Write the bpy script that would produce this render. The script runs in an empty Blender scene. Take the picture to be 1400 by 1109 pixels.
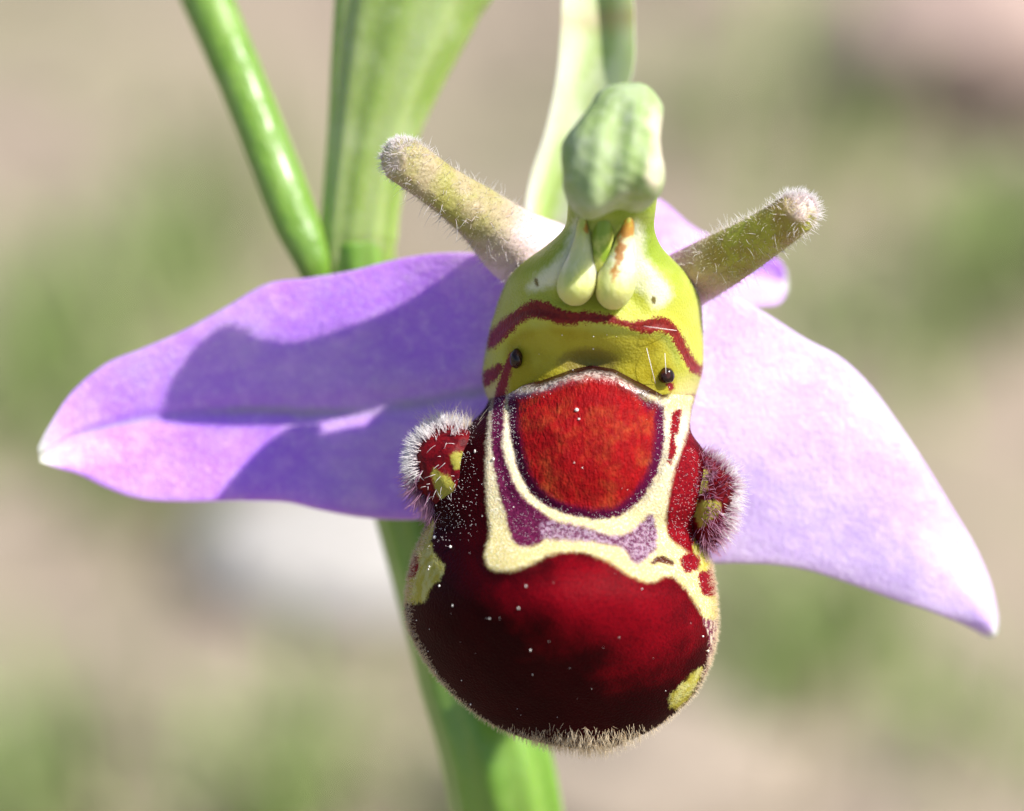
import bpy, math
import numpy as np
from mathutils import Vector

rng = np.random.default_rng(7)
sc = bpy.context.scene
col = sc.collection
R = math.radians

# ------------------------------------------------------------------ camera, sky, sun, exposure
D = 0.160                    # camera to the plane of focus (m)
PX = 0.028 / 1400            # one photo pixel on that plane (m)
H = 0.070                    # flower height over the ground
PITCH = R(30)
RIGHT = np.array([1.0, 0, 0])
UP = np.array([0, math.sin(PITCH), math.cos(PITCH)])
TOW = np.array([0, -math.cos(PITCH), math.sin(PITCH)])
C0 = np.array([0, 0, H])

cam = bpy.data.cameras.new("Camera")
cam_ob = bpy.data.objects.new("Camera", cam)
col.objects.link(cam_ob)
cam_ob.location = C0 + TOW * D
cam_ob.rotation_euler = (math.pi / 2 - PITCH, 0, 0)
cam.sensor_width = 36
cam.lens = 36 * D / 0.028
cam.clip_start = 0.002
cam.clip_end = 200
cam.dof.use_dof = True
cam.dof.focus_distance = D - 0.0006
cam.dof.aperture_fstop = cam.lens / 6.2
sc.camera = cam_ob

SUN_CAM = np.array([0.60, 0.61, 0.52])          # towards the sun: right, up, towards camera
S = SUN_CAM[0] * RIGHT + SUN_CAM[1] * UP + SUN_CAM[2] * TOW
S /= np.linalg.norm(S)
sun_el = math.asin(S[2]); sun_az = math.atan2(S[0], S[1])
w = bpy.data.worlds.new("World"); sc.world = w; w.use_nodes = True
nt = w.node_tree
sky = nt.nodes.new("ShaderNodeTexSky"); sky.sky_type = 'NISHITA'; sky.sun_disc = False
sky.sun_elevation = sun_el; sky.sun_rotation = sun_az
bg = nt.nodes["Background"]; bg.inputs[1].default_value = 0.095
nt.links.new(sky.outputs[0], bg.inputs[0])
sun = bpy.data.lights.new("Sun", 'SUN'); sun.energy = 5.0; sun.angle = R(0.53); sun.color = (1, 0.955, 0.88)
sun_ob = bpy.data.objects.new("Sun", sun); col.objects.link(sun_ob)
sun_ob.rotation_euler = Vector(S).to_track_quat('Z', 'Y').to_euler()
vs = sc.view_settings
vs.view_transform = 'Standard'; vs.look = 'None'; vs.exposure = 0.54; vs.gamma = 1; vs.use_curve_mapping = False
sc.cycles.use_denoising = True
sc.cycles.max_bounces = 10
sc.cycles.sample_clamp_indirect = 6

# ------------------------------------------------------------------ helpers
def Wp(px, py, z):
    """photo pixel + depth (mm in front of the focus plane) -> world point(s)"""
    px, py, z = np.broadcast_arrays(np.asarray(px, float), np.asarray(py, float), np.asarray(z, float))
    zm = z * 1e-3
    k = (D - zm) / D * PX
    return C0 + zm[..., None] * TOW + (k * (px - 700))[..., None] * RIGHT + (k * (554.5 - py))[..., None] * UP

def Gp(px, py):
    """photo pixel -> point on the ground z = 0"""
    d = -TOW * D + (px - 700) * PX * RIGHT + (554.5 - py) * PX * UP
    o = C0 + TOW * D
    return o + d * (-o[2] / d[2])

def crom(pts, n):
    """smooth interpolation (Catmull-Rom) of rows of numbers, n samples"""
    P = np.asarray(pts, float)
    t = np.linspace(0, len(P) - 1, n)
    i = np.minimum(t.astype(int), len(P) - 2); f = (t - i)[:, None]
    Q = np.vstack([2 * P[0] - P[1], P, 2 * P[-1] - P[-2]])
    a, b, c, d = Q[i], Q[i + 1], Q[i + 2], Q[i + 3]
    return 0.5 * (2 * b + (c - a) * f + (2 * a - 5 * b + 4 * c - d) * f ** 2 + (3 * b - a - 3 * c + d) * f ** 3)

def smooth_poly(poly, m=5):
    P = np.asarray(poly, float)
    Q = np.vstack([P[-1:], P, P[:2]])
    out = []
    for i in range(len(P)):
        a, b, c, d = Q[i], Q[i + 1], Q[i + 2], Q[i + 3]
        for k in range(m):
            f = k / m
            out.append(0.5 * (2 * b + (c - a) * f + (2 * a - 5 * b + 4 * c - d) * f * f + (3 * b - a - 3 * c + d) * f ** 3))
    return np.array(out)

def sdf(x, y, poly, m=4):
    """signed distance in photo pixels, positive inside"""
    P = smooth_poly(poly, m) if m > 1 else np.asarray(poly, float)
    x = np.asarray(x, float); y = np.asarray(y, float)
    best = np.full(x.shape, 1e9); ins = np.zeros(x.shape, bool)
    for i in range(len(P)):
        ax, ay = P[i]; bx, by = P[(i + 1) % len(P)]
        ex, ey = bx - ax, by - ay
        L = ex * ex + ey * ey
        if L < 1e-9: continue
        t = np.clip(((x - ax) * ex + (y - ay) * ey) / L, 0, 1)
        best = np.minimum(best, (x - ax - t * ex) ** 2 + (y - ay - t * ey) ** 2)
        c = ((ay > y) != (by > y))
        if ey != 0: ins ^= c & (x < ex * (y - ay) / ey + ax)
    dd = np.sqrt(best)
    return np.where(ins, dd, -dd)

def sstep(a, b, x):
    t = np.clip((x - a) / (b - a), 0, 1)
    return t * t * (3 - 2 * t)

def vnoise(P, seed=0):
    """cheap smooth noise from a few random waves, about -1..1"""
    r = np.random.default_rng(seed); s = 0
    for k in range(7):
        f = r.normal(size=P.shape[-1]) ; s = s + np.sin(P @ f + r.uniform(0, 6.28))
    return s / 3.0

PLANT_BASE = None
def mesh_obj(name, verts, faces, mat, parent=None, attrs=None, smooth=True, origin=None):
    v = np.asarray(verts, float)
    if parent is not None: v = v - np.array(ORIG[parent.name])
    me = bpy.data.meshes.new(name)
    f = faces if isinstance(faces, np.ndarray) else None
    if f is not None:
        me.vertices.add(len(v)); me.vertices.foreach_set("co", v.astype(np.float32).ravel())
        k = f.shape[1]
        me.loops.add(f.size); me.loops.foreach_set("vertex_index", f.astype(np.int32).ravel())
        me.polygons.add(len(f)); me.polygons.foreach_set("loop_start", np.arange(0, f.size, k, dtype=np.int32))
        me.update(calc_edges=True); me.validate()
    else:
        me.from_pydata(v.tolist(), [], [list(x) for x in faces])
    if smooth: me.polygons.foreach_set("use_smooth", np.ones(len(me.polygons), bool))
    for a, val in (attrs or {}).items():
        at = me.attributes.new(a, 'FLOAT', 'POINT'); at.data.foreach_set("value", np.asarray(val, np.float32).ravel())
    if mat: me.materials.append(mat)
    o = bpy.data.objects.new(name, me); col.objects.link(o)
    if parent is not None:
        o.parent = parent; ORIG[o.name] = ORIG[parent.name]
    return o
ORIG = {}

def grid_faces(nr, nc, wrap=True):
    i = np.arange(nr - 1)[:, None]; j = np.arange(nc if wrap else nc - 1)[None, :]
    j2 = (j + 1) % nc
    return np.stack([i * nc + j + 0 * i, i * nc + j2, (i + 1) * nc + j2, (i + 1) * nc + j], -1).reshape(-1, 4)

class Surf:
    """grid of world points with pixel coordinates, for putting hairs and specks on"""
    def __init__(s, P, X, Y, wrap=True, flip=1):
        s.P, s.X, s.Y, s.wrap = P, X, Y, wrap
        du = np.roll(P, -1, 1) - np.roll(P, 1, 1)
        if not wrap: du[:, 0] = P[:, 1] - P[:, 0]; du[:, -1] = P[:, -1] - P[:, -2]
        dv = np.gradient(P, axis=0)
        n = np.cross(du, dv); l = np.linalg.norm(n, axis=-1, keepdims=True)
        s.N = flip * n / np.maximum(l, 1e-12)
        ce = P.mean((0, 1))
    def pick(s, n, weight, r):
        nr, nc = s.X.shape
        a = np.linalg.norm(np.cross(np.roll(s.P, -1, 1) - s.P, np.roll(s.P, -1, 0) - s.P), axis=-1)
        a[-1] = 0
        if not s.wrap: a[:, -1] = 0
        wgt = a * weight; wgt = np.maximum(wgt, 0).ravel(); wgt /= wgt.sum()
        k = r.choice(nr * nc, size=n, p=wgt); i, j = np.divmod(k, nc)
        fi, fj = r.random(n)[:, None], r.random(n)[:, None]
        i2 = np.minimum(i + 1, nr - 1); j2 = (j + 1) % nc
        bl = lambda A: (A[i, j] * (1 - fi) + A[i2, j] * fi) * (1 - fj) + (A[i, j2] * (1 - fi) + A[i2, j2] * fi) * fj
        Np = bl(s.N); Np /= np.linalg.norm(Np, axis=1, keepdims=True)
        return bl(s.P), Np, bl(s.X[..., None])[:, 0], bl(s.Y[..., None])[:, 0]

def hairs(name, base, d, length, rad, mat, parent, r, bend=0.35, seg=4):
    """tapered three-sided curved hairs joined in one mesh"""
    n = len(base)
    d = d / np.linalg.norm(d, axis=1, keepdims=True)
    rv = r.normal(size=(n, 3)); side = np.cross(d, rv); side /= np.linalg.norm(side, axis=1, keepdims=True)
    s2 = np.cross(d, side)
    bdir = side * r.normal(size=(n, 1)) * bend * 0.6 + np.array([0, 0, -1.0]) * bend * 0.25
    V = []
    t = np.linspace(0, 1, seg + 1)
    length = np.broadcast_to(length, (n,))[:, None]; rad = np.broadcast_to(rad, (n,))[:, None]
    base = base - d * length * 0.06
    for tt in t:
        c = base + d * length * tt + bdir * length * tt * tt
        rr = rad * (1 - tt * 0.86)
        for q in range(3):
            a = q * 2.0944
            V.append(c + (side * math.cos(a) + s2 * math.sin(a)) * rr)
    V = np.stack(V, 1)                       # n, 3*(seg+1), 3
    f = []
    for k in range(seg):
        for q in range(3):
            f.append([k * 3 + q, k * 3 + (q + 1) % 3, (k + 1) * 3 + (q + 1) % 3, (k + 1) * 3 + q])
    f = np.array(f)
    F = (f[None] + (np.arange(n) * 3 * (seg + 1))[:, None, None]).reshape(-1, 4)
    att = np.broadcast_to(np.repeat(t, 3)[None], (n, 3 * (seg + 1)))
    o = mesh_obj(name, V.reshape(-1, 3), F, mat, parent, {"along": att})
    o["kind"] = "stuff"
    return o

# ------------------------------------------------------------------ material helper
class M:
    def __init__(s, name, rough=0.5, spec=0.4):
        s.m = bpy.data.materials.new(name); s.m.use_nodes = True
        s.nt = s.m.node_tree; s.b = s.nt.nodes["Principled BSDF"]
        s.set('Roughness', rough); s.set('Specular IOR Level', spec)
        tc = s.nt.nodes.new("ShaderNodeTexCoord"); mp = s.nt.nodes.new("ShaderNodeMapping")
        mp.inputs['Scale'].default_value = (1000, 1000, 1000)       # millimetres
        s.nt.links.new(tc.outputs['Object'], mp.inputs['Vector']); s.co = mp.outputs[0]
    def set(s, k, v):
        i = s.b.inputs[k]
        if hasattr(v, 'is_output') or isinstance(v, bpy.types.NodeSocket): s.nt.links.new(v, i)
        else: i.default_value = v
    def _in(s, node, idx, v):
        if isinstance(v, bpy.types.NodeSocket): s.nt.links.new(v, node.inputs[idx])
        else:
            if isinstance(v, tuple) and len(v) == 3 and node.inputs[idx].type == 'RGBA': v = v + (1,)
            node.inputs[idx].default_value = v
    def attr(s, name):
        n = s.nt.nodes.new("ShaderNodeAttribute"); n.attribute_name = name; return n.outputs['Fac']
    def math(s, op, a, b=0.0, c=None, clamp=False):
        n = s.nt.nodes.new("ShaderNodeMath"); n.operation = op; n.use_clamp = clamp
        s._in(n, 0, a); s._in(n, 1, b)
        if c is not None: s._in(n, 2, c)
        return n.outputs[0]
    def noise(s, scale, detail=3, rough=0.55, co=None, dist=0.0):
        n = s.nt.nodes.new("ShaderNodeTexNoise"); n.inputs['Scale'].default_value = scale
        n.inputs['Detail'].default_value = detail; n.inputs['Roughness'].default_value = rough
        n.inputs['Distortion'].default_value = dist
        s.nt.links.new(co or s.co, n.inputs['Vector']); return n.outputs[0]
    def voro(s, scale, feature='F1', co=None):
        n = s.nt.nodes.new("ShaderNodeTexVoronoi"); n.inputs['Scale'].default_value = scale; n.feature = feature
        s.nt.links.new(co or s.co, n.inputs['Vector']); return n.outputs['Distance']
    def mapped(s, scale, rot=(0, 0, 0)):
        n = s.nt.nodes.new("ShaderNodeMapping"); n.inputs['Scale'].default_value = scale; n.inputs['Rotation'].default_value = rot
        s.nt.links.new(s.co, n.inputs['Vector']); return n.outputs[0]
    def rng(s, v, a, b, c=0.0, d=1.0, smooth=True):
        n = s.nt.nodes.new("ShaderNodeMapRange"); n.interpolation_type = 'SMOOTHSTEP' if smooth else 'LINEAR'
        s._in(n, 0, v); n.inputs[1].default_value = a; n.inputs[2].default_value = b
        n.inputs[3].default_value = c; n.inputs[4].default_value = d; return n.outputs[0]
    def mix(s, f, a, b, mode='MIX'):
        n = s.nt.nodes.new("ShaderNodeMix"); n.data_type = 'RGBA'; n.blend_type = mode
        s._in(n, 0, f); s._in(n, 6, a); s._in(n, 7, b); return n.outputs[2]
    def ramp(s, v, stops):
        n = s.nt.nodes.new("ShaderNodeValToRGB"); s.nt.links.new(v, n.inputs[0])
        e = n.color_ramp.elements
        while len(e) < len(stops): e.new(0.5)
        for k, (p, c) in zip(e, stops): k.position = p; k.color = tuple(c) + (1,)
        return n.outputs[0]
    def bump(s, h, strength=0.3, dist=0.05e-3, prev=None):
        n = s.nt.nodes.new("ShaderNodeBump"); n.inputs['Strength'].default_value = strength
        n.inputs['Distance'].default_value = dist
        s.nt.links.new(h, n.inputs['Height'])
        if prev is not None: s.nt.links.new(prev, n.inputs['Normal'])
        s.nt.links.new(n.outputs[0], s.b.inputs['Normal']); return n.outputs[0]
    def sss(s, weight, radius, scale):
        s.set('Subsurface Weight', weight); s.set('Subsurface Radius', radius); s.set('Subsurface Scale', scale)

# ------------------------------------------------------------------ ground and what lies on it
def mat_ground():
    m = M("ground_soil", 0.9, 0.15)
    a = m.noise(0.03, 4); b = m.noise(0.35, 4); c = m.noise(2.5, 3)
    k = m.mix(m.rng(a, .35, .65), (0.305, 0.25, 0.195), (0.275, 0.265, 0.155))
    k = m.mix(m.rng(b, .42, .66), k, (0.30, 0.235, 0.195))
    k = m.mix(m.math('MULTIPLY', m.rng(c, .5, .7), .35), k, (0.20, 0.16, 0.11))
    m.set('Base Color', k)
    m.bump(m.math('ADD', b, m.math('MULTIPLY', c, .3)), 0.6, 1.0e-3)
    return m.m
N = 161
rad_ = np.concatenate([np.linspace(0, 0.6, 110), np.geomspace(0.64, 60, 40)])
ang = np.linspace(0, 2 * np.pi, 180, endpoint=False)
gx = (rad_[:, None] * np.cos(ang)); gy = 0.3 + (rad_[:, None] * np.sin(ang))
gz = 0.0018 * vnoise(np.stack([gx, gy], -1) * 60, 3) + 0.0009 * vnoise(np.stack([gx, gy], -1) * 190, 4)
gz = gz * np.exp(-(rad_[:, None] / 1.5) ** 2) - 0.001
ground = mesh_obj("ground", np.stack([gx, gy, gz], -1).reshape(-1, 3), grid_faces(len(rad_), 180), mat_ground())
ground["kind"] = "structure"

# grass: sparse everywhere, thick in tufts where the photograph is green
tufts = [(60, 1090, 120, 1.0), (400, 1080, 100, .85), (30, 540, 120, .55), (280, 330, 110, .45), (150, 420, 110, .4),
         (1090, 860, 120, 1.1), (1010, 1000, 110, .5), (1200, 500, 120, .45), (1080, 200, 150, .35), (1390, 330, 70, .7),
         (200, 650, 100, .4), (960, 170, 90, .25), (1350, 1060, 90, .35), (1290, 420, 80, .2), (700, 1000, 120, .4),
         (950, 600, 120, .4), (760, 700, 120, .3), (450, 560, 110, .3)]
pts = []; hts = []; wid = []; colr = []
for (px, py, s, dens) in tufts:
    c = Gp(px, py); n = int(120 * dens)
    sm = s * PX * (D + H / math.sin(PITCH)) / D
    q = rng.normal(size=(n, 2)) * sm * 0.62
    pts.append(c[:2] + q * [1, 1.8]); hts.append(rng.uniform(.003, .007, n)); wid.append(rng.uniform(.0005, .0011, n)); colr.append(rng.uniform(0, 1, n))
n = 9000
rr = 0.75 * np.sqrt(rng.random(n)); aa = rng.uniform(0, 2 * np.pi, n)
q = np.stack([rr * np.cos(aa), 0.3 + rr * np.sin(aa)], -1)
keep = (vnoise(q * 45, 11) + rng.normal(size=n) * .5) > 0.55
q = q[keep]; n = len(q)
pts.append(q); hts.append(rng.uniform(.003, .010, n)); wid.append(rng.uniform(.0004, .0009, n)); colr.append(rng.uniform(0, 1, n))
pts = np.vstack(pts); hts = np.concatenate(hts); wid = np.concatenate(wid); colr = np.concatenate(colr)
n = len(pts)
az = rng.uniform(0, 2 * np.pi, n); lean = rng.uniform(.1, 1.1, n)
dx = np.stack([np.cos(az), np.sin(az), 0 * az], -1); sx = np.stack([-np.sin(az), np.cos(az), 0 * az], -1)
b0 = np.column_stack([pts, np.full(n, -0.003)])
V = []
for t in (0, .35, .7, 1.0):
    c = b0 + np.array([0, 0, 1]) * ((hts + .003) * t * (1 - .25 * lean * t))[:, None] + dx * (hts * lean * t * t * .8)[:, None]
    ww = (wid * (1 - t) ** .6 * .5 + 3e-5)[:, None]
    fold = np.array([0, 0, 1.0]) * ww * .4
    V += [c - sx * ww + fold, c, c + sx * ww + fold]
V = np.stack(V, 1)
f = []
for k in range(3):
    for q_ in range(2): f.append([k * 3 + q_, k * 3 + q_ + 1, (k + 1) * 3 + q_ + 1, (k + 1) * 3 + q_])
F = (np.array(f)[None] + (np.arange(n) * 12)[:, None, None]).reshape(-1, 4)
m = M("grass_blade", 0.55, 0.3)
m.set('Base Color', m.ramp(m.attr("hue"), [(0, (0.24, 0.36, 0.075)), (.5, (0.29, 0.38, 0.13)), (.8, (0.34, 0.37, 0.19)), (1, (0.41, 0.36, 0.23))]))
m.sss(0.0, (1, 1, 1), .001)
g = mesh_obj("grass", V.reshape(-1, 3), F, m.m, None, {"hue": np.repeat(colr, 12)})
g["kind"] = "stuff"; g["label"] = "short blurred green grass scattered over the beige ground"; g["category"] = "grass"

# grit: countless little pebbles
def pebble_mesh(r, seed, nu=10, nv=7, sq=(1, .8, .55)):
    th = np.linspace(0.001, np.pi - 0.001, nv); ph = np.linspace(0, 2 * np.pi, nu, endpoint=False)
    d = np.stack([np.sin(th)[:, None] * np.cos(ph), np.sin(th)[:, None] * np.sin(ph), np.cos(th)[:, None] + 0 * ph], -1)
    k = 1 + .16 * vnoise(d * 2.2, seed) + .05 * vnoise(d * 6, seed + 1)
    return d * k[..., None] * np.array(sq) * r
n = 5000
rr = 0.5 * np.sqrt(rng.random(n)); aa = rng.uniform(0, 2 * np.pi, n)
P0 = np.stack([rr * np.cos(aa), 0.26 + rr * np.sin(aa), np.full(n, -.0008)], -1)
base = pebble_mesh(1, 5, 7, 5); bn = base.reshape(-1, 3)
sz = rng.gamma(2, .0005, n) + .0004
rot = rng.uniform(0, 6.28, n); cr, sr = np.cos(rot)[:, None], np.sin(rot)[:, None]
Vb = np.stack([bn[:, 0] * cr - bn[:, 1] * sr, bn[:, 0] * sr + bn[:, 1] * cr, np.broadcast_to(bn[:, 2], (n, len(bn)))], -1)
Vb = Vb * sz[:, None, None] + P0[:, None]
Fb = (grid_faces(5, 7)[None] + (np.arange(n) * len(bn))[:, None, None]).reshape(-1, 4)
m = M("grit_stone", 0.85, 0.2)
m.set('Base Color', m.ramp(m.attr("hue"), [(0, (0.20, 0.15, 0.125)), (.5, (0.30, 0.235, 0.20)), (1, (0.40, 0.33, 0.285))]))
g = mesh_obj("gravel", Vb.reshape(-1, 3), Fb, m.m, None, {"hue": np.repeat(rng.random(n), len(bn))})
g["kind"] = "stuff"; g["label"] = "fine beige and pinkish grit spread over the ground"; g["category"] = "gravel"

def stone(px, py, r, colr, label, seed, sq):
    c = Gp(px, py)
    V = pebble_mesh(r, seed, 36, 24, sq); V = V + np.array([c[0], c[1], r * sq[2] * .55])
    m = M("stone_" + str(seed), .85, .25)
    a = m.noise(.8, 5)
    m.set('Base Color', m.mix(m.rng(a, .35, .7), colr, tuple(x * .72 for x in colr)))
    m.bump(a, .5, .3e-3)
    o = mesh_obj("stone", V.reshape(-1, 3), grid_faces(24, 36), m.m)
    o["label"] = label; o["category"] = "stone"; o["group"] = "blurred stones on the ground"
stone(470, 768, .0066, (.50, .47, .44), "pale whitish stone on the ground just beside the orchid stem", 21, (1.2, 1.0, .34))
stone(900, 1085, .0062, (.38, .31, .245), "tan stone on the ground beneath the maroon lip", 22, (1.3, .9, .36))
stone(1370, 70, .0075, (.48, .35, .30), "reddish pink stone on the ground, farthest from the orchid", 23, (1.2, 1, .5))

# ------------------------------------------------------------------ the orchid
PL = Wp(760, 1900, -10)
base_xy = (0.0035, 0.0125)
plant = bpy.data.objects.new("bee_orchid", None); col.objects.link(plant)
plant.location = (base_xy[0], base_xy[1], 0); plant.empty_display_size = .01
plant["label"] = "bee orchid flower with lilac sepals and furry maroon lip on green stem"; plant["category"] = "orchid"
ORIG[plant.name] = (base_xy[0], base_xy[1], 0)

def tube(name, pts, rad, mat, parent, ns=28, nl=80, flat=None, ridge=0.0, nridge=0, cap=True, attrs=True, rfun=None, seed=0, pix=None):
    """tube along world points with a radius at each; returns object and Surf"""
    C = crom(np.column_stack([pts, rad]), nl)
    P, r = C[:, :3], C[:, 3]
    T = np.gradient(P, axis=0); T /= np.linalg.norm(T, axis=1, keepdims=True)
    a = np.cross(T, TOW); a /= np.linalg.norm(a, axis=1, keepdims=True); b = np.cross(a, T)
    ph = np.linspace(0, 2 * np.pi, ns, endpoint=False)
    k = 1 + ridge * np.cos(nridge * ph)[None] if nridge else np.ones((1, ns))
    k = k * np.ones((nl, 1))
    if rfun is not None: k = k * rfun(np.linspace(0, 1, nl)[:, None], ph[None])
    fx, fy = (1, 1) if flat is None else flat
    G = P[:, None] + (r[:, None] * k)[..., None] * (fx * np.cos(ph)[None, :, None] * a[:, None] + fy * np.sin(ph)[None, :, None] * b[:, None])
    V = G.reshape(-1, 3); F = grid_faces(nl, ns).tolist()
    if cap: F.append(list(range(ns))[::-1]); F.append([(nl - 1) * ns + i for i in range(ns)])
    cum = np.concatenate([[0], np.cumsum(np.linalg.norm(np.diff(P, axis=0), axis=1))]); cum /= cum[-1]
    al = np.repeat(cum, ns); ar = np.tile(ph, nl)
    o = mesh_obj(name, V, F, mat, parent, {"along": al, "around": ar})
    rel = G - (C0 + TOW * D); dep = -(rel @ TOW)
    X = 700 + (rel @ RIGHT) / dep * D / PX; Y = 554.5 - (rel @ UP) / dep * D / PX
    sf = Surf(G, X, Y); sf.T = cum
    return o, sf

# --- green materials
def mat_green(name, c1, c2, c3, rough=.35, spec=.5, coat=0.0, stripes=6.0, bs=.25):
    m = M(name, rough, spec)
    ar = m.attr("around"); al = m.attr("along")
    n = m.noise(.35, 3); f = m.noise(5, 3)
    st = m.math('SINE', m.math('ADD', m.math('MULTIPLY', ar, stripes), m.math('MULTIPLY', n, 5.0)))
    k = m.mix(m.rng(st, -1, 1), c1, c2)
    k = m.mix(m.rng(n, .45, .75), k, c3)
    k = m.mix(m.math('MULTIPLY', m.rng(f, .5, .75), .25), k, (c3[0] * 1.3, c3[1] * 1.2, c3[2] * 1.5))
    m.set('Base Color', k)
    m.sss(.55, (.5, 1.0, .15), .0007)
    m.set('Coat Weight', m.math('MULTIPLY', m.rng(m.noise(1.3, 3, .6), .38, .62), coat)); m.set('Coat Roughness', .24)
    m.bump(m.math('ADD', m.noise(1.6, 2), m.math('MULTIPLY', m.noise(9, 3), .35)), bs, .12e-3)
    return m.m
stem_mat = mat_green("stem_skin", (0.145, 0.289, 0.034), (0.204, 0.357, 0.060), (0.238, 0.391, 0.085))
stalk_mat = mat_green("stalk_skin", (0.145, 0.289, 0.025), (0.187, 0.340, 0.043), (0.255, 0.391, 0.085), rough=.42, spec=.5, coat=.55, stripes=3, bs=.9)
sheath_mat = mat_green("sheath_skin", (.26, .37, .08), (.35, .45, .15), (.42, .51, .24), rough=.4, spec=.45, stripes=5)

# --- stem: from the ground up behind the flower
sp = [Wp(488, 330, -7.2), Wp(503, 440, -7.3), Wp(540, 580, -7.5), Wp(588, 735, -7.8), Wp(640, 910, -8.2), Wp(694, 1109, -8.6)]
sr = [50, 53, 58, 64, 70, 76]
low = sp[-1]
gb = np.array([base_xy[0], base_xy[1], -.004])
for f_ in (.2, .45, .72, 1.0):
    q = low * (1 - f_) + gb * f_
    sp.append(q); sr.append(78 + 14 * f_)
tube("stem", np.array(sp), np.array(sr) * PX * 1.045, stem_mat, plant, 56, 160, ridge=.035, nridge=9)

# glossy side stalk running up to the left
lp = [(436, 395, -6.6), (424, 350, -6.4), (400, 290, -6.6), (366, 200, -7.1), (330, 110, -7.6), (292, 20, -8.1), (268, -40, -8.4), (240, -130, -8.8)]
tube("bract", np.array([Wp(*p) for p in lp]), np.array([16, 24, 30, 31.5, 32.5, 33, 33, 28]) * PX * 1.04, stalk_mat, plant, 32, 90,
     rfun=lambda t, p: 1 + .03 * np.sin(9 * t + 2 * p) + .05 * np.cos(2 * p + .6))

# broad sheath that opens upwards
wp_ = [(488, 372, -6.9), (489, 330, -6.8), (496, 260, -6.7), (507, 190, -6.6), (528, 100, -6.5), (556, 0, -6.4), (580, -80, -6.4), (600, -190, -6.6)]
tube("sheath", np.array([Wp(*p) for p in wp_]), np.array([49, 51.5, 54, 60, 77, 99, 110, 40]) * PX * 1.04, sheath_mat, plant, 64, 90,
     flat=(1, .55), rfun=lambda t, p: 1 + .035 * np.cos(11 * p + 2 * t) + .02 * np.exp(-((t - .17) / .02) ** 2))

# ovary joining the flower to the stem, behind the left sepal
ov = [(575, 660, -8.4), (600, 600, -8.2), (660, 540, -7.4), (730, 500, -5.6), (800, 470, -3.0), (810, 460, -1.6)]
tube("ovary", np.array([Wp(*p) for p in ov]), np.array([30, 38, 46, 50, 50, 46]) * PX, stem_mat, plant, 30, 60, ridge=.05, nridge=6)

# channelled pale bract behind the column
def blade(name, st, mat, parent, nl=90, nc=30, thick=.25, zfun=None, extra=None, tipround=True):
    """closed thin blade. st rows: (xa,ya, xm,ym, xb,yb, z) ; v -1 at a, +1 at b"""
    A = crom(st, nl)
    v = -np.cos(np.linspace(0, np.pi, nc)); t = np.linspace(0, 1, nl)[:, None]
    a, m_, b = A[:, None, 0:2], A[:, None, 2:4], A[:, None, 4:6]
    vv = v[None, :, None]
    q = np.where(vv < 0, m_ + (a - m_) * -vv, m_ + (b - m_) * vv)
    # round the crease in the outline a little
    q = q * .75 + .25 * (m_ * (1 - vv * vv) + a * (vv * vv - vv) / 2 + b * (vv * vv + vv) / 2)
    X, Y = q[..., 0], q[..., 1]
    Z = A[:, 6:7] + (zfun(t, v[None], X, Y) if zfun is not None else 0)
    th = thick * np.sqrt(np.maximum(1 - v[None] ** 2, 0)) ** .6 * np.minimum(1, (1 - t) * 10 + .15)
    Fp = Wp(X, Y, Z + th * .5); Bp = Wp(X, Y, Z - th * .5)[:, ::-1][:, 1:-1]
    G = np.concatenate([Fp, Bp], 1); ncc = G.shape[1]
    F = grid_faces(nl, ncc).tolist()
    F.append(list(range(ncc))[::-1]); F.append([(nl - 1) * ncc + i for i in range(ncc)])
    V = np.concatenate([np.broadcast_to(v, (nl, nc)), np.broadcast_to(v[::-1][1:-1], (nl, nc - 2))], 1)
    T = np.broadcast_to(t, V.shape)
    o = mesh_obj(name, G.reshape(-1, 3), F, mat, parent, {"across": V, "along": T})
    return o, Surf(Fp, X, Y, wrap=False)

m = M("pale_bract", .5, .3)
av = m.attr("across"); al = m.attr("along")
n1 = m.noise(.5, 3)
k = m.mix(m.rng(m.math('ABSOLUTE', av), .15, .8), (.31, .42, .12), (.60, .62, .48))
k = m.mix(m.rng(n1, .4, .7), k, (.52, .57, .38))
k = m.mix(m.rng(m.math('ADD', al, m.math('MULTIPLY', n1, .12)), .27, .08), k, (.34, .16, .17))
dst = m.math('ABSOLUTE', m.math('ADD', al, -.70))
k = m.mix(m.math('MULTIPLY', m.rng(m.math('ADD', dst, m.math('MULTIPLY', n1, .06)), .09, .0), .6), k, (.45, .24, .14))
m.set('Base Color', k); m.sss(.5, (.6, .9, .3), .0006)
m.bump(m.noise(2, 3), .3, .1e-3)
st = [(742, 420, 765, 415, 790, 410, -3.0), (722, 330, 745, 330, 775, 330, -4.2), (718, 285, 745, 285, 790, 285, -5), (727, 235, 765, 235, 815, 230, -5.4),
      (745, 180, 790, 170, 845, 165, -5.6), (760, 110, 815, 100, 866, 95, -5.7), (766, 50, 822, 45, 868, 40, -5.8), (770, -20, 825, -25, 864, -30, -5.9), (785, -120, 826, -125, 850, -130, -6), (820, -220, 828, -225, 836, -230, -6)]
blade("bract", st, m.m, plant, 90, 26, .3, zfun=lambda t, v, X, Y: 1.0 * v * v - .5)

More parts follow.
